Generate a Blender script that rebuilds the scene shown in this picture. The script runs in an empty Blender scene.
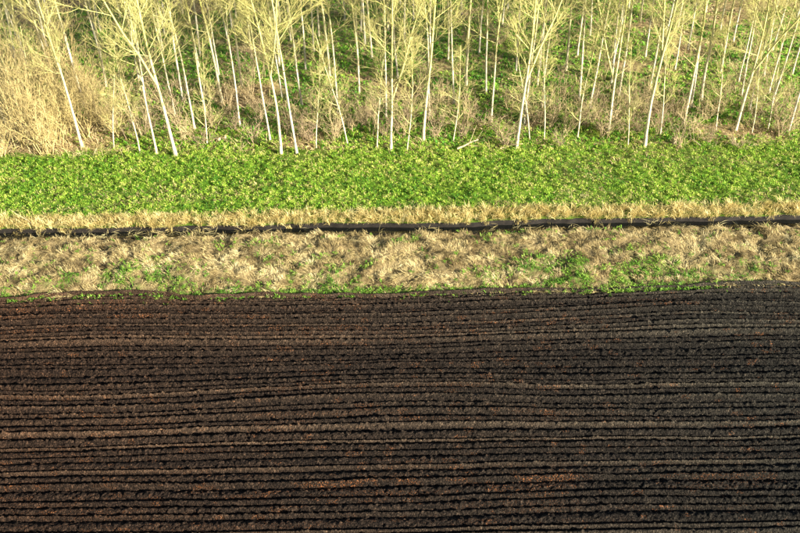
import bpy, math
import numpy as np
from mathutils import Matrix, Vector

# ------------------------------------------------------------------ camera, sky, sun, exposure
scene = bpy.context.scene
COL = scene.collection
R = math.radians

CAM_H, PITCH, ROLL, LENS = 25.0, 37.0, 0.95, 40.5
cam_data = bpy.data.cameras.new('camera')
cam_data.lens = LENS
cam_data.sensor_width = 36.0
cam_data.clip_start = 0.5
cam_data.clip_end = 9000.0
cam = bpy.data.objects.new('camera', cam_data)
COL.objects.link(cam)
CAM_ROT = Matrix.Rotation(R(90 - PITCH), 3, 'X') @ Matrix.Rotation(R(-ROLL), 3, 'Z')
cam.location = (0, 0, CAM_H)
cam.rotation_euler = CAM_ROT.to_euler()
scene.camera = cam

SUN_AZ = math.atan2(-0.66, 1.0)          # to the right of the view, a little on the camera's side
SUN_EL = R(19.5)
SUN = Vector((math.cos(SUN_EL) * math.cos(SUN_AZ), math.cos(SUN_EL) * math.sin(SUN_AZ), math.sin(SUN_EL)))

world = bpy.data.worlds.new('World')
scene.world = world
world.use_nodes = True
wn = world.node_tree
wn.nodes.clear()
sky = wn.nodes.new('ShaderNodeTexSky')
sky.sky_type = 'NISHITA'
sky.sun_disc = False
sky.sun_elevation = SUN_EL
sky.sun_rotation = math.atan2(SUN.x, SUN.y)
bg = wn.nodes.new('ShaderNodeBackground')
bg.inputs['Strength'].default_value = 0.05
wo = wn.nodes.new('ShaderNodeOutputWorld')
wn.links.new(sky.outputs[0], bg.inputs[0])
wn.links.new(bg.outputs[0], wo.inputs[0])

sun_data = bpy.data.lights.new('sun', 'SUN')
sun_data.energy = 5.0
sun_data.angle = R(0.5)
sun_data.color = (1.0, 0.91, 0.75)
sun = bpy.data.objects.new('sun', sun_data)
sun.rotation_euler = SUN.to_track_quat('Z', 'Y').to_euler()
sun.location = SUN * 200
COL.objects.link(sun)

vs = scene.view_settings
vs.view_transform = 'Standard'
vs.look = 'None'
vs.exposure = 1.95
vs.gamma = 1.0
vs.use_curve_mapping = False
scene.cycles.max_bounces = 5
scene.cycles.diffuse_bounces = 2
scene.cycles.transmission_bounces = 3

rng = np.random.default_rng(20240217)


def ground_at(px, py, z=0.0):
    """point of the ground seen at a place of the 800 x 533 photograph"""
    f = LENS / 36.0 * 800.0
    d = CAM_ROT @ Vector(((px - 400.0) / f, -(py - 266.5) / f, -1.0))
    t = (z - CAM_H) / d.z
    return d.x * t, d.y * t


# ------------------------------------------------------------------ noise and mesh helpers
def vnoise(x, y, sx, sy, seed):
    g = np.random.default_rng(seed).random((256, 256))
    u, v = x / sx + 1000.0, y / sy + 1000.0
    iu, iv = np.floor(u).astype(int), np.floor(v).astype(int)
    fu, fv = u - iu, v - iv
    fu, fv = fu * fu * (3 - 2 * fu), fv * fv * (3 - 2 * fv)
    a, b = g[iu % 256, iv % 256], g[(iu + 1) % 256, iv % 256]
    c, d = g[iu % 256, (iv + 1) % 256], g[(iu + 1) % 256, (iv + 1) % 256]
    return (a * (1 - fu) + b * fu) * (1 - fv) + (c * (1 - fu) + d * fu) * fv


def fbm(x, y, sx, sy, seed, octs=4, gain=0.5):
    tot, amp, norm = 0.0, 1.0, 0.0
    for o in range(octs):
        tot = tot + amp * vnoise(x, y, sx / 2 ** o, sy / 2 ** o, seed + 17 * o)
        norm += amp
        amp *= gain
    return tot / norm


def sstep(a, b, x):
    t = np.clip((x - a) / (b - a), 0, 1)
    return t * t * (3 - 2 * t)


def make_mesh(name, verts, quads=None, tris=None, attrs=None, smooth=False):
    me = bpy.data.meshes.new(name)
    verts = np.asarray(verts, dtype=np.float32)
    me.vertices.add(len(verts))
    me.vertices.foreach_set('co', verts.ravel())
    loops, starts, n = [], [], 0
    if quads is not None and len(quads):
        q = np.asarray(quads, dtype=np.int32)
        loops.append(q.ravel())
        starts.append(np.arange(len(q), dtype=np.int32) * 4)
        n = q.size
    if tris is not None and len(tris):
        t = np.asarray(tris, dtype=np.int32)
        loops.append(t.ravel())
        starts.append(n + np.arange(len(t), dtype=np.int32) * 3)
    loops, starts = np.concatenate(loops), np.concatenate(starts)
    me.loops.add(len(loops))
    me.loops.foreach_set('vertex_index', loops)
    me.polygons.add(len(starts))
    me.polygons.foreach_set('loop_start', starts)
    if smooth:
        me.polygons.foreach_set('use_smooth', np.ones(len(starts), dtype=bool))
    for k, a in (attrs or {}).items():
        at = me.attributes.new(k, 'FLOAT', 'POINT')
        at.data.foreach_set('value', np.asarray(a, dtype=np.float32).ravel())
    me.update(calc_edges=True)
    me.validate()
    return me


def link(name, data, mat=None, parent=None, **props):
    o = bpy.data.objects.new(name, data)
    COL.objects.link(o)
    if mat is not None and not data.materials:
        data.materials.append(mat)
    if parent is not None:
        o.parent = parent
    for k, v in props.items():
        o[k] = v
    return o


def grid(xs, ys, hfun):
    X, Y = np.meshgrid(xs, ys)
    Z = hfun(X, Y)
    v = np.stack([X, Y, Z], -1).reshape(-1, 3)
    ny, nx = X.shape
    i = (np.arange(ny - 1)[:, None] * nx + np.arange(nx - 1)[None, :]).ravel()
    q = np.stack([i, i + 1, i + nx + 1, i + nx], -1)
    return v, q, X, Y


def spread(lo, hi, step, far):
    """dense coordinates from lo to hi, then growing steps out to +-far"""
    d = np.arange(lo, hi + step * .5, step)
    out, p, s = [], hi, step * 6
    while p < far:
        p += s
        s *= 1.25
        out.append(p)
    neg, p, s = [], lo, step * 6
    while p > -far:
        p -= s
        s *= 1.25
        neg.append(p)
    return np.array(neg[::-1] + list(d) + out)


# ------------------------------------------------------------------ materials
def mat_base(name):
    m = bpy.data.materials.new(name)
    m.use_nodes = True
    nt = m.node_tree
    nt.nodes.clear()
    out = nt.nodes.new('ShaderNodeOutputMaterial')
    return m, nt, out


def ramp(nt, stops, src):
    r = nt.nodes.new('ShaderNodeValToRGB')
    e = r.color_ramp.elements
    while len(e) > 1:
        e.remove(e[-1])
    e[0].position, e[0].color = stops[0][0], (*stops[0][1], 1)
    for p, c in stops[1:]:
        x = e.new(p)
        x.color = (*c, 1)
    nt.links.new(src, r.inputs[0])
    return r.outputs[0]


def noise(nt, scale, detail=4, rough=0.6, vec=None):
    n = nt.nodes.new('ShaderNodeTexNoise')
    n.inputs['Scale'].default_value = scale
    n.inputs['Detail'].default_value = detail
    n.inputs['Roughness'].default_value = rough
    if vec is not None:
        nt.links.new(vec, n.inputs['Vector'])
    return n.outputs['Fac']


def geo_pos(nt, sc=(1, 1, 1)):
    g = nt.nodes.new('ShaderNodeNewGeometry')
    m = nt.nodes.new('ShaderNodeVectorMath')
    m.operation = 'MULTIPLY'
    m.inputs[1].default_value = sc
    nt.links.new(g.outputs['Position'], m.inputs[0])
    return m.outputs[0]


def obj_pos(nt, sc=(1, 1, 1)):
    g = nt.nodes.new('ShaderNodeTexCoord')
    m = nt.nodes.new('ShaderNodeVectorMath')
    m.operation = 'MULTIPLY'
    m.inputs[1].default_value = sc
    nt.links.new(g.outputs['Object'], m.inputs[0])
    return m.outputs[0]


def attr(nt, name):
    a = nt.nodes.new('ShaderNodeAttribute')
    a.attribute_name = name
    return a.outputs['Fac']


def mix(nt, fac, a, b, mode='MIX'):
    m = nt.nodes.new('ShaderNodeMix')
    m.data_type = 'RGBA'
    m.blend_type = mode
    for s, v in ((m.inputs[0], fac), (m.inputs[6], a), (m.inputs[7], b)):
        if isinstance(v, (int, float)):
            s.default_value = v
        elif isinstance(v, tuple):
            s.default_value = (*v, 1)
        else:
            nt.links.new(v, s)
    return m.outputs[2]


def mathn(nt, op, a, b=0.5):
    m = nt.nodes.new('ShaderNodeMath')
    m.operation = op
    m.use_clamp = True
    for s, v in ((m.inputs[0], a), (m.inputs[1], b)):
        if isinstance(v, (int, float)):
            s.default_value = v
        else:
            nt.links.new(v, s)
    return m.outputs[0]


def finish(nt, out, colour, rough=0.9, spec=0.2, bump=None, bump_d=0.02):
    b = nt.nodes.new('ShaderNodeBsdfPrincipled')
    if isinstance(colour, tuple):
        b.inputs['Base Color'].default_value = (*colour, 1)
    else:
        nt.links.new(colour, b.inputs['Base Color'])
    b.inputs['Roughness'].default_value = rough
    b.inputs['Specular IOR Level'].default_value = spec
    if bump is not None:
        bn = nt.nodes.new('ShaderNodeBump')
        bn.inputs['Distance'].default_value = bump_d
        bn.inputs['Strength'].default_value = 1.0
        nt.links.new(bump, bn.inputs['Height'])
        nt.links.new(bn.outputs[0], b.inputs['Normal'])
    nt.links.new(b.outputs[0], out.inputs[0])
    return b


def leaf_mat(name, stops, translucent=0.3, rough=0.6, patch=None):
    m, nt, out = mat_base(name)
    c = ramp(nt, stops, attr(nt, 'tint'))
    if patch:
        f = mathn(nt, 'MULTIPLY', noise(nt, patch[0], 3, 0.5, geo_pos(nt)), patch[1])
        c = mix(nt, f, c, patch[2])
    b = nt.nodes.new('ShaderNodeBsdfPrincipled')
    nt.links.new(c, b.inputs['Base Color'])
    b.inputs['Roughness'].default_value = rough
    b.inputs['Specular IOR Level'].default_value = 0.25
    t = nt.nodes.new('ShaderNodeBsdfTranslucent')
    nt.links.new(c, t.inputs[0])
    mx = nt.nodes.new('ShaderNodeMixShader')
    mx.inputs[0].default_value = translucent
    nt.links.new(b.outputs[0], mx.inputs[1])
    nt.links.new(t.outputs[0], mx.inputs[2])
    nt.links.new(mx.outputs[0], out.inputs[0])
    return m


# ploughed black peat, reddish to the left, greyer to the right, with ochre clay turned up in places
def soil_mat():
    m, nt, out = mat_base('ploughed_peat')
    p = geo_pos(nt)
    fine = noise(nt, 13, 6, 0.85, p)
    c = ramp(nt, [(0.36, (0.0022, 0.0021, 0.0021)), (0.47, (0.0095, 0.0083, 0.0073)), (0.60, (0.060, 0.049, 0.038))], fine)
    broad = noise(nt, 0.35, 3, 0.5, geo_pos(nt, (1, 2.2, 1)))
    c = mix(nt, mathn(nt, 'MULTIPLY', broad, 0.55), c, (0.012, 0.011, 0.0105))
    tone = attr(nt, 'tone')
    c = mix(nt, mathn(nt, 'MULTIPLY', mathn(nt, 'MULTIPLY', tone, 0.9), fine), c, (0.150, 0.124, 0.090))
    sep = nt.nodes.new('ShaderNodeSeparateXYZ')
    nt.links.new(p, sep.inputs[0])
    mr = nt.nodes.new('ShaderNodeMapRange')
    mr.inputs['From Min'].default_value = -16
    mr.inputs['From Max'].default_value = 14
    nt.links.new(sep.outputs['X'], mr.inputs['Value'])
    c = mix(nt, 0.9, c, mix(nt, mr.outputs[0], (1.34, 0.95, 0.77), (0.76, 0.84, 0.86)), 'MULTIPLY')
    spk = noise(nt, 22, 2, 0.5, p)
    oc = mathn(nt, 'MULTIPLY', attr(nt, 'ochre'), ramp(nt, [(0.54, (0, 0, 0)), (0.66, (1, 1, 1))], spk))
    c = mix(nt, oc, c, (0.24, 0.095, 0.035))
    # crumbs: each a cell with its own tone and a rounded relief
    vo = nt.nodes.new('ShaderNodeTexVoronoi')
    vo.inputs['Scale'].default_value = 15
    nt.links.new(p, vo.inputs['Vector'])
    sepc = nt.nodes.new('ShaderNodeSeparateColor')
    nt.links.new(vo.outputs['Color'], sepc.inputs[0])
    c = mix(nt, 1.0, c, ramp(nt, [(0.0, (0.5,) * 3), (0.6, (0.85,) * 3), (0.85, (1.25,) * 3), (1.0, (1.9, 1.8, 1.65))], sepc.outputs[0]), 'MULTIPLY')
    sub = nt.nodes.new('ShaderNodeMath')
    sub.operation = 'SUBTRACT'
    nt.links.new(noise(nt, 30, 4, 0.75, p), sub.inputs[0])
    nt.links.new(vo.outputs['Distance'], sub.inputs[1])
    finish(nt, out, c, 0.95, 0.08, sub.outputs[0], 0.07)
    return m


def ground_mat(name, dark, mid, light, green, gfac=1.0):
    m, nt, out = mat_base(name)
    p = geo_pos(nt)
    c = ramp(nt, [(0.3, dark), (0.5, mid), (0.72, light)], noise(nt, 6, 6, 0.7, p))
    g = mathn(nt, 'MULTIPLY', attr(nt, 'green'), ramp(nt, [(0.35, (0, 0, 0)), (0.6, (gfac,) * 3)], noise(nt, 3, 4, 0.6, p)))
    c = mix(nt, g, c, green)
    finish(nt, out, c, 0.95, 0.1, noise(nt, 18, 4, 0.7, p), 0.05)
    return m


def bark_mat(name, low, mark, high, z0, z1):
    """pale bark with darker scars; lichen-yellow on the younger upper wood"""
    m, nt, out = mat_base(name)
    p = obj_pos(nt, (1, 1, 0.35))
    c = ramp(nt, [(0.36, mark), (0.48, low), (0.8, tuple(min(1, v * 1.12) for v in low))], noise(nt, 7, 5, 0.65, p))
    sep = nt.nodes.new('ShaderNodeSeparateXYZ')
    nt.links.new(obj_pos(nt), sep.inputs[0])
    mr = nt.nodes.new('ShaderNodeMapRange')
    mr.inputs['From Min'].default_value = z0
    mr.inputs['From Max'].default_value = z1
    nt.links.new(sep.outputs['Z'], mr.inputs['Value'])
    f = mathn(nt, 'MULTIPLY', mr.outputs[0], ramp(nt, [(0.3, (0.4,) * 3), (0.6, (1,) * 3)], noise(nt, 2.5, 3, 0.6, p)))
    c = mix(nt, f, c, high)
    finish(nt, out, c, 0.8, 0.2, noise(nt, 20, 4, 0.6, p), 0.02)
    return m


def twig_mat(name, a, b):
    m, nt, out = mat_base(name)
    oi = nt.nodes.new('ShaderNodeObjectInfo')
    c = mix(nt, oi.outputs['Random'], a, b)
    c = mix(nt, mathn(nt, 'MULTIPLY', noise(nt, 1.2, 3, 0.6, geo_pos(nt)), 0.7), c, tuple(v * 0.72 for v in a))
    finish(nt, out, c, 0.8, 0.2)
    return m


M = {}
M['soil'] = soil_mat()
M['bank'] = ground_mat('bank_earth', (0.09, 0.066, 0.034), (0.20, 0.155, 0.075), (0.32, 0.25, 0.13), (0.05, 0.11, 0.012))
M['strip'] = ground_mat('strip_earth', (0.05, 0.07, 0.016), (0.09, 0.13, 0.022), (0.17, 0.20, 0.05), (0.10, 0.19, 0.016))
M['wood'] = ground_mat('wood_floor', (0.12, 0.085, 0.045), (0.30, 0.225, 0.115), (0.46, 0.37, 0.20), (0.16, 0.25, 0.035))
M['far'] = ground_mat('far_fields', (0.04, 0.05, 0.02), (0.06, 0.08, 0.03), (0.10, 0.11, 0.05), (0.05, 0.10, 0.02))
m, nt, out = mat_base('ditch_mud')
finish(nt, out, ramp(nt, [(0.35, (0.006, 0.005, 0.004)), (0.7, (0.018, 0.014, 0.010))], noise(nt, 9, 4, 0.6, geo_pos(nt))), 0.8, 0.3)
M['mud'] = m
m, nt, out = mat_base('ditch_water')
finish(nt, out, (0.006, 0.007, 0.006), 0.08, 0.5, noise(nt, 5, 2, 0.5, geo_pos(nt)), 0.01)
M['water'] = m
M['leafy'] = leaf_mat('leafy_green', [(0.0, (0.04, 0.15, 0.014)), (0.25, (0.13, 0.31, 0.022)), (0.5, (0.26, 0.43, 0.035)), (0.9, (0.50, 0.58, 0.11)), (0.96, (0.48, 0.40, 0.17)), (1.0, (0.52, 0.42, 0.2))], 0.3)
M['ivy'] = leaf_mat('wood_green', [(0.0, (0.05, 0.20, 0.02)), (0.4, (0.15, 0.37, 0.03)), (0.75, (0.34, 0.50, 0.06)), (1.0, (0.56, 0.50, 0.20))], 0.25)
M['weeds'] = leaf_mat('bank_weed_green', [(0.0, (0.05, 0.15, 0.016)), (0.4, (0.12, 0.27, 0.025)), (0.8, (0.27, 0.40, 0.06)), (1.0, (0.45, 0.46, 0.14))], 0.3)
M['straw'] = leaf_mat('dead_grass', [(0.0, (0.13, 0.09, 0.04)), (0.3, (0.34, 0.26, 0.115)), (0.65, (0.60, 0.49, 0.23)), (1.0, (0.78, 0.68, 0.38))], 0.3, 0.55)
M['edge_straw'] = leaf_mat('ditch_reed_straw', [(0.0, (0.42, 0.33, 0.12)), (0.5, (0.68, 0.56, 0.23)), (1.0, (0.82, 0.73, 0.38))], 0.3, 0.55)
M['litter'] = leaf_mat('leaf_litter', [(0.0, (0.14, 0.085, 0.05)), (0.5, (0.34, 0.225, 0.13)), (1.0, (0.56, 0.43, 0.25))], 0.15)
M['bark'] = bark_mat('pale_bark', (0.52, 0.47, 0.31), (0.20, 0.17, 0.10), (0.43, 0.41, 0.13), 1.5, 6.5)
M['bark2'] = bark_mat('greyish_bark', (0.50, 0.46, 0.34), (0.22, 0.19, 0.13), (0.46, 0.43, 0.15), 2.0, 8.0)
M['branch'] = bark_mat('lichen_bark', (0.46, 0.43, 0.19), (0.25, 0.22, 0.10), (0.45, 0.43, 0.14), 3.0, 9.0)
M['twig'] = twig_mat('lichen_twigs', (0.47, 0.44, 0.15), (0.37, 0.33, 0.14))
M['shrub'] = twig_mat('tan_twigs', (0.42, 0.34, 0.18), (0.33, 0.25, 0.15))
M['gold'] = twig_mat('golden_twigs', (0.52, 0.42, 0.17), (0.46, 0.37, 0.18))
M['deadwood'] = bark_mat('dead_wood', (0.42, 0.34, 0.20), (0.22, 0.16, 0.09), (0.40, 0.33, 0.2), 5, 9)

# ------------------------------------------------------------------ the lie of the land
FIELD_END, BANK_END, DITCH_END, STRIP_END = 31.05, 35.84, 36.72, 43.9


def edge_wiggle(x):
    return 0.30 * (vnoise(x, x * 0, 3.0, 1, 5) - .5) + 0.18 * (vnoise(x, x * 0, 0.8, 1, 6) - .5)


# furrows: irregular widths, each with its own depth, roughness and tone
fy, rows = 14.0, []
while fy < FIELD_END + .4:
    rows.append(fy)
    fy += float(np.clip(rng.normal(0.34, 0.12), 0.16, 0.62))
rows = np.array(rows)
NR = len(rows)
row_amp = rng.uniform(0.14, 0.27, NR)
row_rough = np.clip(rng.normal(0.6, 0.3, NR), 0.08, 1.2)
row_tone = np.clip(rng.normal(0.12, 0.28, NR), 0, 1)
row_skew = rng.uniform(0.75, 1.45, NR)
smooth_rows = rng.choice(NR, 16, replace=False)
row_rough[smooth_rows] = 0.12
row_tone[smooth_rows] = rng.uniform(0.55, 0.95, 16)


def near_row(py, px=400):
    return int(np.searchsorted(rows, ground_at(px, py)[1]) - 1)


row_ochre = np.clip(rng.normal(0.06, 0.12, NR), 0, 1)
for py, w in ((485, 1.0), (482, .9), (497, .5), (306, .35), (316, .5), (322, .45), (328, .4), (430, .3), (418, .25)):
    row_ochre[min(NR - 1, near_row(py))] = w


def field_phase(X, Y):
    wob = 0.75 * (fbm(X, Y, 13, 5.0, 31, 2) - .5) + 0.05 * (fbm(X, Y, 1.2, .8, 37, 2) - .5)
    yy = Y + wob
    k = np.clip(np.searchsorted(rows, yy.ravel()) - 1, 0, NR - 2).reshape(yy.shape)
    f = (yy - rows[k]) / (rows[k + 1] - rows[k])
    return k, np.clip(f, 0, 1)


def field_height(X, Y):
    k, f = field_phase(X, Y)
    prof = np.abs(np.sin(np.pi * f ** row_skew[k])) ** 0.95
    local = 0.65 + 0.7 * fbm(X, Y, 4.0, 0.8, 41, 2)
    h = row_amp[k] * prof * local - 0.10
    rr = row_rough[k] * (0.3 + 1.2 * fbm(X, Y, 3.0, 0.8, 43, 2))
    h += rr * 0.07 * (fbm(X, Y, 0.24, 0.11, 47, 2, 0.6) - .5)
    h += (0.35 + rr) * 0.07 * (fbm(X, Y, 0.10, 0.075, 53, 2, 0.6) - .5)
    h += 0.08 * (fbm(X, Y, 5.0, 2.6, 59, 2) - .5)
    return h


def bank_height(X, Y):
    t = (Y - FIELD_END) / (BANK_END - FIELD_END)
    h = -0.05 + 0.26 * sstep(0.0, 0.4, t) - 0.17 * sstep(0.7, 1.0, t)
    return h + sstep(0, .12, t) * (0.38 * (fbm(X, Y, 1.1, 0.8, 61, 3) - .5) + 0.30 * (fbm(X, Y, .36, .3, 67, 2) - .5))


def ditch_height(X, Y):
    t = (Y - BANK_END) / (DITCH_END - BANK_END)
    depth = sstep(0, .22, t) * (1 - sstep(.90, 1.0, t))
    return 0.04 * (1 - t) + 0.06 * t - 0.75 * depth + 0.10 * (fbm(X, Y, .7, .5, 71, 3) - .5)


def strip_height(X, Y):
    t = (Y - DITCH_END) / (STRIP_END - DITCH_END)
    return 0.06 + 0.10 * t + 0.22 * (fbm(X, Y, 2.5, 1.6, 73, 3) - .5) * sstep(0, .1, t)


def wood_height(X, Y):
    return 0.16 + 0.5 * (fbm(X, Y, 7, 5, 79, 4) - .5) * sstep(STRIP_END, STRIP_END + 2, Y)


def height(x, y):
    x, y = np.asarray(x, float), np.asarray(y, float)
    return np.where(y < FIELD_END, -0.04, np.where(y < BANK_END, bank_height(x, y), np.where(y < DITCH_END, ditch_height(x, y), np.where(y < STRIP_END, strip_height(x, y), wood_height(x, y)))))


def meander(v):
    w = (.34 * (fbm(v[:, 0], v[:, 0] * 0, 2.4, 1, 601, 2) - .5) + .16 * (fbm(v[:, 0], v[:, 0] * 0, .6, 1, 607, 2) - .5)) * np.exp(-((v[:, 1] - 36.3) / 1.2) ** 2)
    v[:, 1] += w
    return v


# a sheet under everything, out to the horizon
v, q, X, Y = grid(np.array([-6000, -400, -40, 40, 400, 6000.0]), np.array([-6000, -400, 0, 60, 400, 6000.0]), lambda a, b: a * 0 - 2.2)
link('ground', make_mesh('ground', v, q, attrs={'green': np.full(len(v), .6)}), M['far'], kind='structure')

# the ploughed field
xs = spread(-18.9, 18.9, 0.040, 260)
ys = np.concatenate([-np.geomspace(200, 1, 18), np.arange(0, 17.1, .4), np.arange(17.2, FIELD_END + .3, 0.030)])
v, q, X, Y = grid(xs, ys, field_height)
Z = v[:, 2].reshape(X.shape)
# single clods stamped into the relief
dense_y0 = int(np.searchsorted(ys, 17.2))
dx0 = int(np.searchsorted(xs, -18.9))
for _ in range(24000):
    cx, cy = rng.uniform(-18.7, 18.7), rng.uniform(17.4, FIELD_END - .05)
    a, b = rng.uniform(.035, .075) * rng.uniform(.7, 1.4), rng.uniform(.03, .055)
    hh = rng.uniform(.012, .05)
    i0, i1 = int((cx - a - xs[dx0]) / .040) + dx0, int((cx + a - xs[dx0]) / .040) + dx0 + 2
    j0, j1 = int((cy - b - 17.2) / .030) + dense_y0, int((cy + b - 17.2) / .030) + dense_y0 + 2
    i0, j0 = max(i0, 0), max(j0, 0)
    sx_, sy_ = X[j0:j1, i0:i1] - cx, Y[j0:j1, i0:i1] - cy
    th = rng.uniform(-.2, 1.0)
    ca, sa = math.cos(th), math.sin(th)
    d2 = ((sx_ * ca + sy_ * sa) / a) ** 2 + ((-sx_ * sa + sy_ * ca) / b) ** 2
    Z[j0:j1, i0:i1] += hh * np.sqrt(np.clip(1 - d2, 0, 1))
k, f = field_phase(X, Y)
tone = row_tone[k] * (0.35 + 0.9 * fbm(X, Y, 4, .6, 83, 2)) * sstep(.15, .5, f)
tone = np.maximum(tone, 0.9 * sstep(FIELD_END - .45, FIELD_END - .1, Y + .4 * edge_wiggle(X)) * fbm(X, Y, 1.2, .3, 87, 3))
och = row_ochre[k] * sstep(.50, .62, fbm(X, Y, 2.4, .4, 89, 4, .7))
och = och * np.where(X > 6, .45, 1.0) + .5 * sstep(.72, .76, fbm(X, Y, .5, .2, 97, 2))
v = np.stack([X, Y, Z], -1).reshape(-1, 3)
v[:, 1] += np.where(Y.ravel() > FIELD_END - .6, edge_wiggle(X.ravel()) * sstep(FIELD_END - .6, FIELD_END + .2, Y.ravel()), 0)
link('ploughed_field', make_mesh('ploughed_field', v, q, attrs={'tone': tone, 'ochre': np.clip(och, 0, 1)}), M['soil'], kind='structure')

xs = spread(-24.0, 24.0, 0.12, 260)
v, q, X, Y = grid(xs, np.arange(FIELD_END - .12, BANK_END + .01, 0.08), bank_height)
bank_green = lambda x, y: np.clip(
    .32 * sstep(.58, .70, fbm(x, y, 2.0, 1.2, 101, 4, .65))
    + 1.0 * sstep(.36, .52, fbm(x, y, 2.6, 1.0, 103, 3)) * (1 - sstep(FIELD_END + .2, FIELD_END + .7, y))
    + (1.25 * np.exp(-((x - 9.3) / 4.4) ** 2 - ((y - 32.4) / 1.1) ** 2) + .8 * np.exp(-((x + 13.5) / 3.4) ** 2 - ((y - 32.4) / .9) ** 2)
       + .9 * np.exp(-((x + 6) / 2.5) ** 2 - ((y - 31.3) / .35) ** 2)) * sstep(.30, .52, fbm(x, y, 1.0, .6, 105, 3)), 0, 1)
link('grass_bank', make_mesh('grass_bank', meander(v), q, attrs={'green': bank_green(X, Y)}, smooth=True), M['bank'], kind='structure')

ysd = np.linspace(BANK_END, DITCH_END, 28)
v, q, X, Y = grid(xs, ysd, ditch_height)
link('ditch', make_mesh('ditch', meander(v), q, smooth=True), M['mud'], kind='structure')
v, q, X, Y = grid(np.array([-260, 0, 260.0]), np.array([BANK_END - .22, DITCH_END + .22]), lambda a, b: a * 0 - 0.19)
link('ditch_water', make_mesh('ditch_water', v, q), M['water'], kind='structure')

v, q, X, Y = grid(xs, np.arange(DITCH_END, STRIP_END + .2, .12), strip_height)
strip_green = lambda x, y: np.clip(1.15 - sstep(.52, .70, fbm(x, y, 5, 1.3, 107, 3)) * .8, 0, 1)
link('green_strip', make_mesh('green_strip', meander(v), q, attrs={'green': strip_green(X, Y)}, smooth=True), M['strip'], kind='structure')

xw = spread(-45.0, 45.0, 0.35, 260)
yw = np.concatenate([np.arange(STRIP_END, 76, .3), np.geomspace(76.5, 400, 24)])
v, q, X, Y = grid(xw, yw, wood_height)


def wood_green(x, y):
    a = sstep(.35, .52, fbm(x, y, 5.0, 3.2, 109, 5, .6) + .03 + .05 * sstep(-10, 12, x))
    edge = 1 - sstep(STRIP_END + .2, STRIP_END + 1.6, y + 3.2 * (fbm(x, y, 3.5, 1.5, 113, 3) - .35))
    left = sstep(-15.5, -18.5, x - .12 * (y - 44)) * (1 - sstep(47, 50, y))     # golden grass under the thicket
    return np.clip(np.maximum(a * .95, edge) * (1 - left), 0, 1)


link('wood_floor', make_mesh('wood_floor', v, q, attrs={'green': wood_green(X, Y)}, smooth=True), M['wood'], kind='structure')


# ------------------------------------------------------------------ leaves, blades, tufts (all real faces)
def blades(base, az, el, bend, length, width, roll, tint):
    n = len(base)
    d = np.stack([np.cos(az), np.sin(az), np.zeros(n)], -1)
    s = np.stack([-np.sin(az) * np.cos(roll), np.cos(az) * np.cos(roll), np.sin(roll)], -1)
    up = np.array([0, 0, 1.0])
    e2 = el - bend
    mid = base + (length * .52)[:, None] * (d * np.cos(el)[:, None] + up * np.sin(el)[:, None])
    tip = mid + (length * .48)[:, None] * (d * np.cos(e2)[:, None] + up * np.sin(e2)[:, None])
    w = width[:, None] * .5
    vv = np.stack([base - s * w * .45, base + s * w * .45, mid + s * w, mid - s * w, tip], 1).reshape(-1, 3)
    i = np.arange(n)[:, None] * 5
    return vv, i + np.array([[0, 1, 2, 3]]), i + np.array([[3, 2, 4]]), np.repeat(tint, 5)


def stuff(name, parts, mat, label, cat):
    vs_, qs_, ts_, tn_, off = [], [], [], [], 0
    for a, b, c, t in parts:
        vs_.append(a); qs_.append(b + off); ts_.append(c + off); tn_.append(t)
        off += len(a)
    me = make_mesh(name, meander(np.concatenate(vs_)), np.concatenate(qs_), np.concatenate(ts_), {'tint': np.concatenate(tn_)})
    return link(name, me, mat, kind='stuff', label=label, category=cat)


def scatter(x0, x1, y0, y1, per_m2, keep=None):
    n = int((x1 - x0) * (y1 - y0) * per_m2)
    x, y = rng.uniform(x0, x1, n), rng.uniform(y0, y1, n)
    if keep is not None:
        k_ = rng.random(n) < keep(x, y)
        x, y = x[k_], y[k_]
    return x, y


def rosettes(x, y, nl, L, W, el, bend, tint, dz=0.0, spreadr=0.04):
    n = len(x)
    z = height(x, y) + dz
    sc = rng.uniform(.65, 1.35, n)
    X_ = np.repeat(x, nl) + rng.normal(0, spreadr, n * nl)
    Y_ = np.repeat(y, nl) + rng.normal(0, spreadr, n * nl)
    Z_ = np.repeat(z, nl) + rng.uniform(0, .06, n * nl) * np.repeat(sc, nl)
    S = np.repeat(sc, nl)
    N = n * nl
    return blades(np.stack([X_, Y_, Z_], -1), rng.uniform(0, 2 * np.pi, N), rng.uniform(el[0], el[1], N), rng.uniform(bend[0], bend[1], N),
                  rng.uniform(L[0], L[1], N) * S, rng.uniform(W[0], W[1], N) * S, rng.uniform(-.5, .5, N),
                  np.clip(np.repeat(tint, nl) + rng.normal(0, .07, N), 0, 1))


def tufts(x, y, nb, L, W, el, bend, tint, lean=None, leanw=.6, r=.10):
    n = len(x)
    z = height(x, y)
    N = n * nb
    sc = np.repeat(rng.uniform(.7, 1.3, n), nb)
    if lean is None:
        lean = rng.uniform(0, 2 * np.pi, n)
    az = np.repeat(lean, nb) + rng.normal(0, leanw, N)
    b = np.stack([np.repeat(x, nb) + rng.normal(0, r, N), np.repeat(y, nb) + rng.normal(0, r, N), np.repeat(z, nb) - .02], -1)
    return blades(b, az, rng.uniform(el[0], el[1], N), rng.uniform(bend[0], bend[1], N), rng.uniform(L[0], L[1], N) * sc,
                  rng.uniform(W[0], W[1], N), rng.uniform(-.7, .7, N), np.clip(np.repeat(tint, nb) + rng.normal(0, .13, N), 0, 1))


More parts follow.
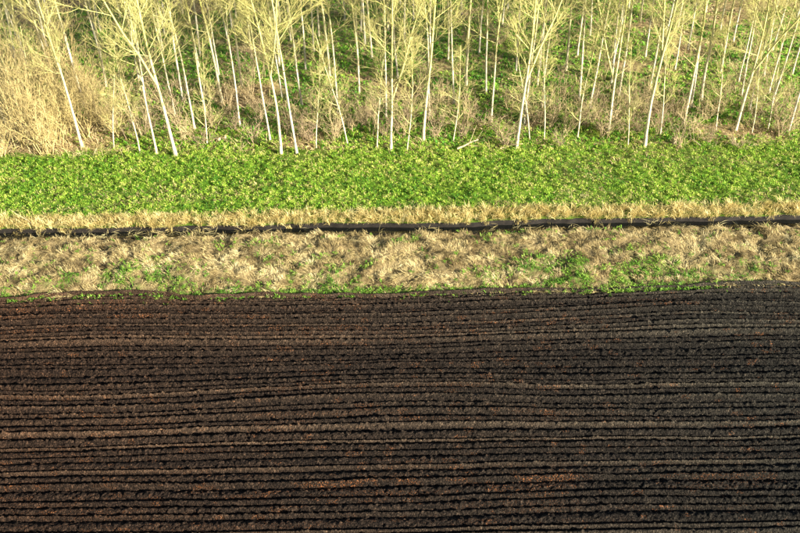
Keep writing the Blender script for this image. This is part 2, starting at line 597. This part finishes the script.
# leafy growth of the strip
x, y = scatter(-23.8, 23.8, DITCH_END + .75, STRIP_END + 2.2, 78, lambda a, b: (.35 + .65 * strip_green(a, b)) * np.clip(wood_green(a, np.maximum(b, STRIP_END)) + (b < STRIP_END - .6) * 1.0, 0.12, 1))
tn = np.clip(.13 + .75 * fbm(x, y, 1.6, .9, 211, 3) + rng.normal(0, .30, len(x)) - .12 * (1 - strip_green(x, y)), 0, .93)
dead = rng.random(len(x)) < .02 + .35 * (1 - strip_green(x, y))
tn[dead] = rng.uniform(.92, 1, dead.sum())
stuff('leafy_ground_cover', [rosettes(x, y, 7, (.065, .14), (.018, .038), (.25, 1.35), (.3, 1.4), tn, .36 * (fbm(x, y, .25, .22, 213, 2) - .42), .045)], M['leafy'],
      'bright green leafy growth covering the strip between ditch and wood', 'ground cover')
x, y = scatter(-25, 25, DITCH_END + .6, STRIP_END + 1.6, 6, lambda a, b: .14 + .5 * sstep(STRIP_END - .9, STRIP_END + .3, b) + 1.0 * (1 - strip_green(a, b)))
stuff('dead_stalks', [tufts(x, y, 8, (.14, .34), (.010, .02), (.2, 1.2), (.2, 1.0), rng.uniform(.2, .9, len(x)))], M['straw'],
      'straw-coloured dead grass dotted through the green strip', 'dry grass')

# the dry grass bank between the field and the ditch
lean_field = lambda a, b: 2.3 + 5.0 * (fbm(a, b, .9, .7, 223, 2) - .5) * 2
x, y = scatter(-21.5, 21.5, FIELD_END + .02, BANK_END + .02, 62, lambda a, b: np.clip(1.08 - .85 * bank_green(a, b), .08, 1) * (.6 + .4 * sstep(FIELD_END, FIELD_END + .5, b)) * (1 - .5 * sstep(BANK_END - .35, BANK_END, b)))
tn = np.clip(-.25 + 1.5 * fbm(x, y, .7, .45, 227, 3) + rng.normal(0, .14, len(x)), 0, 1)
stuff('dry_grass', [tufts(x, y, 11, (.14, .36), (.008, .018), (.05, 1.0), (.1, 1.3), tn, lean_field(x, y), .55, .06)], M['straw'],
      'matted straw-coloured dry grass on the bank between field and ditch', 'dry grass')
x, y = scatter(-21.5, 21.5, FIELD_END - .45, BANK_END, 55, lambda a, b: np.where(b < FIELD_END - .08, .02, .02 + .9 * bank_green(a, b)))
tn = np.clip(.15 + .7 * fbm(x, y, 1.2, .8, 229, 3) + rng.normal(0, .14, len(x)), 0, .93)
stuff('bank_weeds', [rosettes(x, y, 9, (.08, .19), (.018, .036), (.3, 1.3), (.4, 1.4), tn, .03)], M['weeds'],
      'green weeds and fresh grass growing in patches along the field edge', 'weeds')

# pale reeds standing on the far lip of the ditch
x, y = scatter(-25, 25, DITCH_END - .10, DITCH_END + 1.0, 36)
tn = np.clip(.2 + .7 * fbm(x, y, .8, .5, 233, 2) + rng.normal(0, .12, len(x)), 0, 1)
x2, y2 = scatter(-25, 25, DITCH_END - .30, DITCH_END - .04, 70, lambda a, b: sstep(.35, .65, fbm(a, b, .7, 3, 237, 3)))
hang = tufts(x2, y2, 9, (.18, .42), (.010, .02), (-.1, .9), (.3, 1.3), rng.uniform(.1, .9, len(x2)), rng.normal(-1.57, .7, len(x2)), .6, .05)
stuff('ditch_edge_straw', [tufts(x, y, 18, (.24, .52), (.012, .024), (.7, 1.45), (.1, .9), tn, rng.normal(-1.2, 1.2, len(x)), .7, .07), hang], M['edge_straw'],
      'pale upright dead grass lining the far lip of the ditch', 'dry grass')
x, y = scatter(-25, 25, BANK_END + .2, DITCH_END - .15, 12, lambda a, b: np.where((a > -15.5) & (a < -9.5), 1.0, .15))  # pale stalks laid in for the whitish reflection on the water, thickest at left
bl = tufts(x, y, 4, (.3, .7), (.007, .012), (-.05, .25), (-.1, .3), rng.uniform(.6, 1, len(x)), None, .8, .05)
lift = np.maximum(0, -0.17 - bl[0][::5, 2]) + .2 * rng.random(len(bl[0]) // 5)
bl[0][:, 2] += np.repeat(lift, 5)
stuff('glint_stalks', [bl], M['edge_straw'], 'pale stalks added over the dark ditch water in place of its whitish reflection', 'glint stalks')

# wood floor
x, y = scatter(-31, 31, STRIP_END + .2, 68.5, 18, lambda a, b: wood_green(a, b) * np.where(b > 58, .55, .9))
tn = np.clip(.05 + .75 * fbm(x, y, 2.0, 1.2, 239, 3) + rng.normal(0, .15, len(x)), 0, 1)
stuff('wood_ground_cover', [rosettes(x, y, 7, (.12, .24), (.04, .08), (.15, 1.2), (.4, 1.4), tn)], M['ivy'],
      'green nettles and ivy in patches on the wood floor', 'ground cover')
x, y = scatter(-32, 32, STRIP_END - .1, 69, 16, lambda a, b: 1 - .75 * wood_green(a, b))
n = len(x)
stuff('leaf_litter', [blades(np.stack([x, y, height(x, y) + rng.uniform(.01, .10, n)], -1), rng.uniform(0, 6.28, n), rng.normal(0, .35, n), rng.normal(0, .5, n),
                             rng.uniform(.10, .24, n), rng.uniform(.06, .12, n), rng.normal(0, .5, n), np.clip(fbm(x, y, 3, 2, 241, 3) + rng.normal(0, .25, n), 0, 1))], M['litter'],
      'brown fallen leaves and litter under the trees', 'leaf litter')
leftgold = lambda a, b: sstep(-14.0, -17.5, a - .12 * (b - 44)) * (1 - sstep(50, 57, b))
x, y = scatter(-32, 32, STRIP_END - .4, 70, 7.5, lambda a, b: np.clip(.60 * (1 - .6 * wood_green(a, b)) + .9 * leftgold(a, b), 0, 1))
tn = np.clip(.1 + .8 * fbm(x, y, 2.2, 1.5, 251, 3) + rng.normal(0, .15, len(x)) + .2 * leftgold(x, y), 0, 1)
stuff('wood_dry_grass', [tufts(x, y, 9, (.3, .85), (.014, .028), (.2, 1.25), (.3, 1.3), tn, None, 1.2, .18)], M['straw'],
      'straw-coloured dead grass and bramble stems on the wood floor', 'dry grass')


# ------------------------------------------------------------------ trees
def tubes_mesh(name, tubes, smooth=True):
    V, Q, T, off = [], [], [], 0
    for pts, rad, ns in tubes:
        pts, rad = np.asarray(pts, float), np.asarray(rad, float)
        m_ = len(pts)
        t = np.gradient(pts, axis=0)
        t /= np.linalg.norm(t, axis=1)[:, None] + 1e-9
        ref = np.array([1.0, 0, 0]) if abs(t[0, 0]) < .8 else np.array([0, 1.0, 0])
        a = np.cross(t, ref)
        a /= np.linalg.norm(a, axis=1)[:, None] + 1e-9
        b = np.cross(t, a)
        th = np.arange(ns) * 2 * np.pi / ns
        ring = pts[:, None] + rad[:, None, None] * (a[:, None] * np.cos(th)[None, :, None] + b[:, None] * np.sin(th)[None, :, None])
        V.append(ring.reshape(-1, 3))
        i = (np.arange(m_ - 1)[:, None] * ns + np.arange(ns)[None, :]).ravel()
        j = (np.arange(m_ - 1)[:, None] * ns + (np.arange(ns)[None, :] + 1) % ns).ravel()
        Q.append(np.stack([i, j, j + ns, i + ns], -1) + off)
        top = off + (m_ - 1) * ns
        if ns == 3:
            T.append(np.array([[top, top + 1, top + 2]]))
        else:
            T.append(np.array([[top, top + q_, top + q_ + 1] for q_ in range(1, ns - 1)]))
        off += m_ * ns
    return make_mesh(name, np.concatenate(V), np.concatenate(Q), np.concatenate(T), smooth=smooth)


def curve(p0, d0, L, n, r, up=0.0, wob=.12):
    p, d = np.array(p0, float), np.array(d0, float)
    out = [p.copy()]
    for _ in range(n):
        d = d + np.array([0, 0, up / n]) + r.normal(0, wob, 3)
        d /= np.linalg.norm(d)
        p = p + d * L / n
        out.append(p.copy())
    return np.array(out)


def perp_dir(axis, az, ang):
    """a direction at angle ang from axis, turned az about it"""
    ref = np.array([0, 0, 1.0]) if abs(axis[2]) < .9 else np.array([1.0, 0, 0])
    a = np.cross(axis, ref); a /= np.linalg.norm(a)
    b = np.cross(axis, a)
    return axis * math.cos(ang) + (a * math.cos(az) + b * math.sin(az)) * math.sin(ang)


def sample(pts, s):
    k_ = s * (len(pts) - 1)
    i = min(int(k_), len(pts) - 2)
    return pts[i] + (pts[i + 1] - pts[i]) * (k_ - i), pts[i + 1] - pts[i]


def tree_meshes(seed, H, r0, clear, nb, fork=None, lean=0.0, twigs=(8, 6), blen=.23, wob=.022):
    """trunk mesh, one mesh per main branch, one mesh of all fine twigs"""
    r = np.random.default_rng(seed)
    az = r.uniform(0, 6.28)
    tr = curve((0, 0, -.15), (lean * math.cos(az), lean * math.sin(az), 1), H, 16, r, .05, wob)
    ts = np.linspace(0, 1, len(tr))
    rad = r0 * (1 - .9 * ts ** .9) + .012
    rad[0] *= 1.35
    trunk = [(tr, rad, 8)]
    stems = [(tr, rad, clear / H)]
    branches, twl = [], []
    if fork:
        s0 = fork / H
        p, d = sample(tr, s0)
        d = d / np.linalg.norm(d)
        f2 = curve(p, perp_dir(d, r.uniform(0, 6.28), .36), (1 - s0) * H * .85, 10, r, .55, .04)
        t2 = np.linspace(0, 1, len(f2))
        rf = np.interp(s0, ts, rad) * .8 * (1 - .88 * t2) + .01
        branches.append([(f2, rf, 6)])
        stems.append((f2, rf, .12))
    for si, (sp, sr, s_lo) in enumerate(stems):
        cnt = nb if si == 0 else max(4, nb // 2)
        for i in range(cnt):
            s = s_lo + (0.97 - s_lo) * ((i + r.uniform(0, .8)) / cnt)
            p, d = sample(sp, s)
            d = d / np.linalg.norm(d)
            rb = np.interp(s, np.linspace(0, 1, len(sp)), sr)
            L = H * blen * (1.05 - .75 * max(0, s - .25)) * r.uniform(.6, 1.15)
            bd = perp_dir(d, i * 2.4 + r.uniform(-.6, .6), r.uniform(.6, 1.15))
            br = curve(p, bd, L, 6, r, .42, .065)
            bt = np.linspace(0, 1, 7)
            bw = min(rb * .38, .0145) * (1 - .85 * bt) + .005
            tl = [(br, bw, 5)]
            for j in range(twigs[0]):
                s2 = .12 + .86 * (j + r.random()) / twigs[0]
                p2, d2 = sample(br, s2)
                d2 = d2 / np.linalg.norm(d2)
                L2 = L * (1.05 - s2) * r.uniform(.4, .85) + .15
                sb = curve(p2, perp_dir(d2, r.uniform(0, 6.28), r.uniform(.4, .85)), L2, 3, r, .5, .06)
                tl.append((sb, np.array([1, .75, .5, .3]) * np.interp(s2, bt, bw) * .55 + .003, 3))
                for w_ in range(twigs[1]):
                    p3, d3 = sample(sb, .1 + .9 * r.random())
                    d3 = d3 / np.linalg.norm(d3)
                    L3 = r.uniform(.35, 1.0) * (.55 + .25 * L2)
                    twl.append((curve(p3, perp_dir(d3, r.uniform(0, 6.28), r.uniform(.4, 1.05)), L3, 2, r, .25, .08), np.array([.0055, .0048, .003]), 3))
            for w_ in range(twigs[1]):
                p3, d3 = sample(br, .3 + .7 * r.random())
                d3 = d3 / np.linalg.norm(d3)
                twl.append((curve(p3, perp_dir(d3, r.uniform(0, 6.28), r.uniform(.3, .8)), r.uniform(.4, 1.0), 2, r, .4, .06), np.array([.0055, .0048, .003]), 3))
            branches.append(tl)
    return (tubes_mesh('trunk', trunk), [tubes_mesh('branch', b) for b in branches], tubes_mesh('crown', twl, False))


def place_tree(meshes, x, y, rot, sc, label, group, bark='bark', name='bare_tree', cat='tree'):
    root = bpy.data.objects.new(name, None)
    root.empty_display_size = .3
    COL.objects.link(root)
    root.location = (x, y, float(height(x, y)))
    root.rotation_euler = (0, 0, rot)
    root.scale = (sc, sc, sc)
    root['label'], root['category'], root['group'] = label, cat, group
    trunk, brs, crown = meshes
    link('trunk', trunk, M[bark], root)
    for b in brs:
        link('branch', b, M['branch'], root)
    link('crown', crown, M['twig'], root, kind='stuff')
    return root


ORD = ['first', 'second', 'third', 'fourth', 'fifth', 'sixth', 'seventh', 'eighth', 'ninth', 'tenth', 'eleventh', 'twelfth', 'thirteenth', 'fourteenth',
       'fifteenth', 'sixteenth', 'seventeenth', 'eighteenth', 'nineteenth', 'twentieth', 'twenty-first', 'twenty-second', 'twenty-third', 'twenty-fourth',
       'twenty-fifth', 'twenty-sixth', 'twenty-seventh', 'twenty-eighth', 'twenty-ninth', 'thirtieth', 'thirty-first', 'thirty-second', 'thirty-third',
       'thirty-fourth', 'thirty-fifth', 'thirty-sixth', 'thirty-seventh', 'thirty-eighth', 'thirty-ninth', 'fortieth']
ORD += ['forty-' + o for o in ORD[:9]] + ['fiftieth'] + ['fifty-' + o for o in ORD[:9]] + ['sixtieth']

# variants: b = stout, m = medium, s = sapling, f = forked, d = double-stemmed
VAR = {
    'b': [tree_meshes(300 + i, 15.0, .078, c, 22, None, l_) for i, (c, l_) in enumerate(((4.2, .02), (5.0, .03), (3.6, .02), (4.6, .0)))],
    'f': [tree_meshes(340 + i, 14.5, .080, fk + .2, 20, fk, l_) for i, (fk, l_) in enumerate(((4.0, .03), (5.0, .02), (3.4, .03)))],
    'm': [tree_meshes(360 + i, 13.5, .056, c, 18, None, l_) for i, (c, l_) in enumerate(((4.8, .02), (5.6, .04), (4.0, .03), (5.2, .0)))],
    's': [tree_meshes(400 + i, 6.5, .030, c, 14, None, l_, (5, 4), .20, .03) for i, (c, l_) in enumerate(((1.2, .10), (1.8, .06), (.8, .14), (1.4, .08)))],
}
LOOK = {'b': 'stout straight pale bare tree', 'f': 'pale bare tree with forked trunk', 'm': 'slender pale bare tree', 's': 'thin low-branched bare sapling'}
# bases read off the photograph
TREES = [
    # along the front edge
    (27, 136, 'm'), (39, 132, 's'), (82, 147, 'b'), (114, 150, 's'), (140, 153, 's'), (157, 154, 'm'), (176, 156, 'f'), (207, 145, 's'), (270, 140, 'm'), (281, 154, 'f'),
    (297, 154, 'm'), (316, 148, 's'), (348, 145, 's'), (377, 148, 's'), (391, 150, 'f'), (407, 150, 's'), (423, 142, 'b'), (453, 142, 's'), (516, 148, 'f'), (530, 139, 's'),
    (544, 139, 's'), (577, 140, 's'), (608, 134, 'f'), (628, 145, 's'), (645, 146, 'f'), (660, 136, 's'), (735, 131, 'f'), (752, 132, 's'), (788, 132, 'm'),
    # a little way in
    (5, 125, 'm'), (150, 128, 'm'), (195, 131, 'm'), (240, 126, 'm'), (386, 117, 'm'), (429, 118, 'm'), (491, 122, 'm'), (524, 124, 'm'), (683, 126, 'b'), (716, 130, 's'),
    (768, 128, 's'),
    # further in
    (60, 100, 'm'), (107, 88, 'b'), (222, 102, 'b'), (282, 97, 'm'), (302, 105, 'm'), (359, 92, 'm'), (486, 95, 'm'), (542, 108, 'm'), (579, 101, 'm'), (589, 108, 'm'),
    (619, 95, 'm'), (650, 87, 'm'), (691, 107, 'm'), (701, 101, 'b'), (768, 95, 'm'), (772, 104, 'm'), (466, 85, 'b'),
    # deep in the wood
    (28, 70, 'm'), (72, 62, 'm'), (140, 62, 'm'), (200, 56, 'm'), (306, 72, 'm'), (330, 78, 'b'), (314, 54, 'm'), (398, 80, 'm'), (372, 60, 'm'), (448, 60, 'm'), (479, 54, 'm'),
    (516, 70, 'm'), (566, 70, 'b'), (612, 66, 'm'), (721, 71, 'b'), (738, 83, 'm'), (764, 76, 'm'), (252, 62, 'm'), (675, 68, 'm'),
    (16, 34, 'm'), (50, 22, 'm'), (100, 30, 'm'), (165, 34, 'm'), (182, 14, 'm'), (232, 28, 'm'), (280, 24, 'm'), (345, 20, 'm'), (388, 30, 'm'), (430, 28, 'm'), (461, 16, 'm'),
    (502, 26, 'm'), (545, 16, 'm'), (590, 34, 'm'), (640, 22, 'm'), (665, 42, 'm'), (688, 48, 'm'), (733, 42, 'm'), (772, 24, 'm'), (705, 14, 'm'),
]
have = [ground_at(a, b) for a, b, _ in TREES]
tries = 0
while len(TREES) < 150 and tries < 6000:
    tries += 1
    px, py = float(rng.uniform(-5, 805)), float(rng.uniform(4, 122))
    g = ground_at(px, py)
    if min((g[0] - a) ** 2 + (g[1] - b) ** 2 for a, b in have) > 1.7 ** 2:
        have.append(g)
        TREES.append((px, py, 'm'))
BANDS = [(137.5, "at the wood's front edge"), (114, 'just behind the front edge'), (84, 'in the middle wood'), (50, 'deep in the wood'), (-99, 'farthest back')]
ctr = {}
for kind in VAR:
    ctr[kind] = 0
for bi, (lo, where) in enumerate(BANDS):
    hi = 999 if bi == 0 else BANDS[bi - 1][0]
    for kind in 'bfms':
        sel = sorted([t for t in TREES if lo <= t[1] < hi and t[2] == kind])
        for i, (px, py, _) in enumerate(sel):
            gx, gy = ground_at(px, py, .15)
            meshes = VAR[kind][ctr[kind] % len(VAR[kind])]
            ctr[kind] += 1
            if len(sel) == 1:
                lab = f'{LOOK[kind]}, only one {where}'
            else:
                lab = f'{LOOK[kind]} {where}, {ORD[i]} from the left'
            sc = float(rng.uniform(.9, 1.1))
            place_tree(meshes, gx, gy, float(rng.uniform(0, 6.28)), sc, lab, 'bare trees of the wood', 'bark2' if (kind == 'm' and rng.random() < .35) else 'bark')
# trees of the same wood beyond the frame, to the right (they shade the wood) and behind
for i, (gx, gy) in enumerate([(24.5, 45.2), (27.2, 48.0), (25.8, 52.6), (31.0, 47.0), (32.0, 53.0), (38.0, 48.8),
                              (30.5, 59.0), (-28, 47), (-31, 53), (-33, 60)]):
    place_tree(VAR['bm'[i % 2]][i % 4], gx, gy, float(rng.uniform(0, 6.28)), float(rng.uniform(.9, 1.1)), 'pale bare tree of the wood standing beyond the side of the view', 'bare trees outside the view')
for i in range(20):
    gx, gy = -38 + 4.0 * i + rng.uniform(-1, 1), rng.uniform(69, 78)
    place_tree(VAR['m'][i % 4], gx, gy, float(rng.uniform(0, 6.28)), float(rng.uniform(.9, 1.1)), 'pale bare tree of the wood standing beyond the top of the view', 'bare trees behind the view')


# ------------------------------------------------------------------ shrubs
def shrub_mesh(seed, H, stems, spreadv, twn):
    r = np.random.default_rng(seed)
    st, tw = [], []
    for i in range(stems):
        az = r.uniform(0, 6.28)
        d = np.array([math.cos(az) * spreadv * r.uniform(.2, 1), math.sin(az) * spreadv * r.uniform(.2, 1), 1.0])
        c = curve((r.normal(0, .12), r.normal(0, .12), -.05), d / np.linalg.norm(d), H * r.uniform(.6, 1.1), 6, r, .1, .10)
        st.append((c, np.linspace(.022, .006, 7) * r.uniform(.7, 1.2), 4))
        for j in range(twn):
            p, d2 = sample(c, .15 + .83 * r.random())
            d2 = d2 / np.linalg.norm(d2)
            t = curve(p, perp_dir(d2, r.uniform(0, 6.28), r.uniform(.4, 1.0)), H * r.uniform(.15, .38), 3, r, .25, .14)
            tw.append((t, np.array([.009, .008, .006, .004]), 3))
            for q_ in range(2):
                p3, d3 = sample(t, .3 + .7 * r.random())
                d3 = d3 / np.linalg.norm(d3)
                tw.append((curve(p3, perp_dir(d3, r.uniform(0, 6.28), .7), H * r.uniform(.08, .2), 2, r, .2, .12), np.array([.007, .006, .004]), 3))
    return [tubes_mesh('stem', [t]) for t in st], tubes_mesh('twigs', tw, False)


SH = [shrub_mesh(500 + i, h_, s_, sp, 8) for i, (h_, s_, sp) in enumerate(((2.6, 8, .55), (2.0, 10, .8), (3.2, 7, .4), (1.6, 9, 1.0)))]
GO = [shrub_mesh(520 + i, h_, s_, sp, 10) for i, (h_, s_, sp) in enumerate(((5.2, 10, .35), (4.2, 12, .5), (3.2, 14, .7)))]
shrubs = [(px, py, 'shrub') for px, py in (
    (128, 122), (145, 138), (168, 118), (190, 140), (214, 128), (228, 108), (252, 100), (262, 118), (290, 128), (304, 138), (318, 128), (334, 142), (338, 112), (352, 132), (366, 120), (374, 136),
    (398, 132), (410, 118), (436, 126), (446, 106), (462, 134), (474, 118), (500, 136), (508, 110), (534, 122), (550, 128), (558, 112), (566, 134), (584, 126), (596, 118), (602, 138), (614, 122),
    (622, 134), (634, 118), (640, 108), (652, 130), (664, 122), (676, 112), (690, 134), (708, 118), (722, 112), (742, 122), (758, 114), (778, 118), (794, 122), (780, 136), (152, 84), (182, 92), (262, 80), (420, 90), (604, 80), (752, 60), (500, 44))]
for px in range(108, 800, 25):                 # low brush along the foot of the front trees
    shrubs.append((px + float(rng.uniform(-6, 6)), float(rng.uniform(126, 149)), 'brush'))
shrubs += [(px, py, 'gold') for px, py in ((4, 140), (16, 118), (22, 148), (34, 104), (40, 140), (48, 124), (56, 148), (62, 112), (68, 136), (76, 122), (88, 138), (94, 112), (102, 130), (10, 92), (40, 82), (118, 138),
                                             (2, 156), (46, 154), (84, 104))]
M['brush'] = twig_mat('grey_brown_twigs', (0.36, 0.28, 0.17), (0.27, 0.20, 0.13))
BR = [shrub_mesh(540 + i, h_, s_, sp, 6) for i, (h_, s_, sp) in enumerate(((1.5, 9, .9), (1.1, 10, 1.2), (1.9, 7, .6)))]
for kind, look, mats, nm in (('brush', 'low grey-brown brush at the feet of the front trees', BR, 'low_brush'), ('shrub', 'tan bare twiggy shrub under the trees', SH, 'bare_shrub'), ('gold', 'golden bare bush in the thicket left of the wood', GO, 'golden_bush')):
    sel = sorted(t for t in shrubs if t[2] == kind)
    for i, (px, py, _) in enumerate(sel):
        gx, gy = ground_at(px, py, .15)
        root = bpy.data.objects.new(nm, None)
        root.empty_display_size = .2
        COL.objects.link(root)
        root.location = (gx, gy, float(height(gx, gy)))
        root.rotation_euler = (0, 0, float(rng.uniform(0, 6.28)))
        s = float(rng.uniform(.75, 1.2))
        root.scale = (s, s, s)
        n_txt = ORD[i] if i < len(ORD) else f'{ORD[len(sel) - 1 - i]}'
        side = 'from the left' if i < len(ORD) else 'from the right'
        root['label'], root['category'], root['group'] = f'{look}, {n_txt} of them {side}', 'shrub', 'bare shrubs of the wood'
        a, b = mats[int(rng.integers(len(mats)))]
        for st_ in a:
            link('stem', st_, M[kind], root)
        link('twigs', b, M[kind], root, kind='stuff')

# ------------------------------------------------------------------ dead wood along the edge
def log(name, pts, rad, label, cat, twigs_=0, seed=1):
    r = np.random.default_rng(seed)
    g = [ground_at(*p) for p in pts]
    P = np.array([(a, b, float(height(a, b)) + .12 + dz) for (a, b), dz in zip(g, np.linspace(0, .25, len(g)))])
    base = P[0].copy()
    P = P - base
    root = bpy.data.objects.new(name, None)
    COL.objects.link(root)
    root.location = base
    root['label'], root['category'] = label, cat
    link('stem', tubes_mesh('stem', [(P, np.linspace(rad, rad * .45, len(P)), 7)]), M['deadwood'], root)
    for i in range(twigs_):
        p, d = sample(P, .35 + .6 * (i + .5) / twigs_)
        d = d / np.linalg.norm(d)
        c = curve(p, perp_dir(d, r.uniform(0, 6.28), .8), r.uniform(.5, 1.1), 4, r, .4, .1)
        link('side_branch', tubes_mesh('side_branch', [(c, np.linspace(rad * .4, .008, 5), 5)]), M['deadwood'], root)


log('fallen_branch', [(457, 153), (464, 151.5), (471, 149), (478, 148)], .06, "pale fallen branch lying on the green strip below the wood's middle", 'branch', 4, 3)
log('fallen_branch', [(700, 150), (693, 147), (687, 145.5)], .03, 'thin pale fallen branch on the grass right of the pale stump', 'branch', 2, 5)
log('fallen_branch', [(34, 228), (30, 226), (26, 224)], .03, 'short brown stick leaning out of the ditch at the left', 'branch', 1, 7)
log('fallen_branch', [(500, 152), (512, 151), (522, 152)], .03, 'pale fallen branch lying at the foot of the forked middle tree', 'branch', 2, 9)


def stump(px, py, h, rad, label, seed):
    r = np.random.default_rng(seed)
    gx, gy = ground_at(px, py, .12)
    n = 11
    th = np.arange(n) * 2 * np.pi / n
    rings = []
    for s, k_ in ((-.1, 1.5), (.08, 1.15), (.5, 1.0), (.85, .97)):
        rr = rad * k_ * r.uniform(.88, 1.12, n)
        rings.append(np.stack([rr * np.cos(th), rr * np.sin(th), np.full(n, s * h) + (r.uniform(-.1, .22, n) * h if s > .8 else 0)], -1))
    V = np.concatenate(rings + [np.array([[0, 0, h * .72]])])
    i = np.concatenate([np.arange(n) + k_ * n for k_ in range(3)])
    j = np.concatenate([(np.arange(n) + 1) % n + k_ * n for k_ in range(3)])
    Q = np.stack([i, j, j + n, i + n], -1)
    T = np.stack([np.arange(n) + 3 * n, (np.arange(n) + 1) % n + 3 * n, np.full(n, 4 * n)], -1)
    o = link('tree_stump', make_mesh('tree_stump', V, Q, T), M['deadwood'], label=label, category='stump', group='pale stumps at the wood edge')
    o.location = (gx, gy, float(height(gx, gy)))


stump(674, 144, .42, .12, 'broken pale stump at the edge of the green strip, right of centre', 1)
stump(219, 142, .26, .11, "left of two pale stumps side by side at the wood's edge", 2)
stump(225, 141, .30, .11, "right of two pale stumps side by side at the wood's edge", 3)
stump(733, 142, .25, .10, 'low pale stump in front of the forked tree at far right', 4)
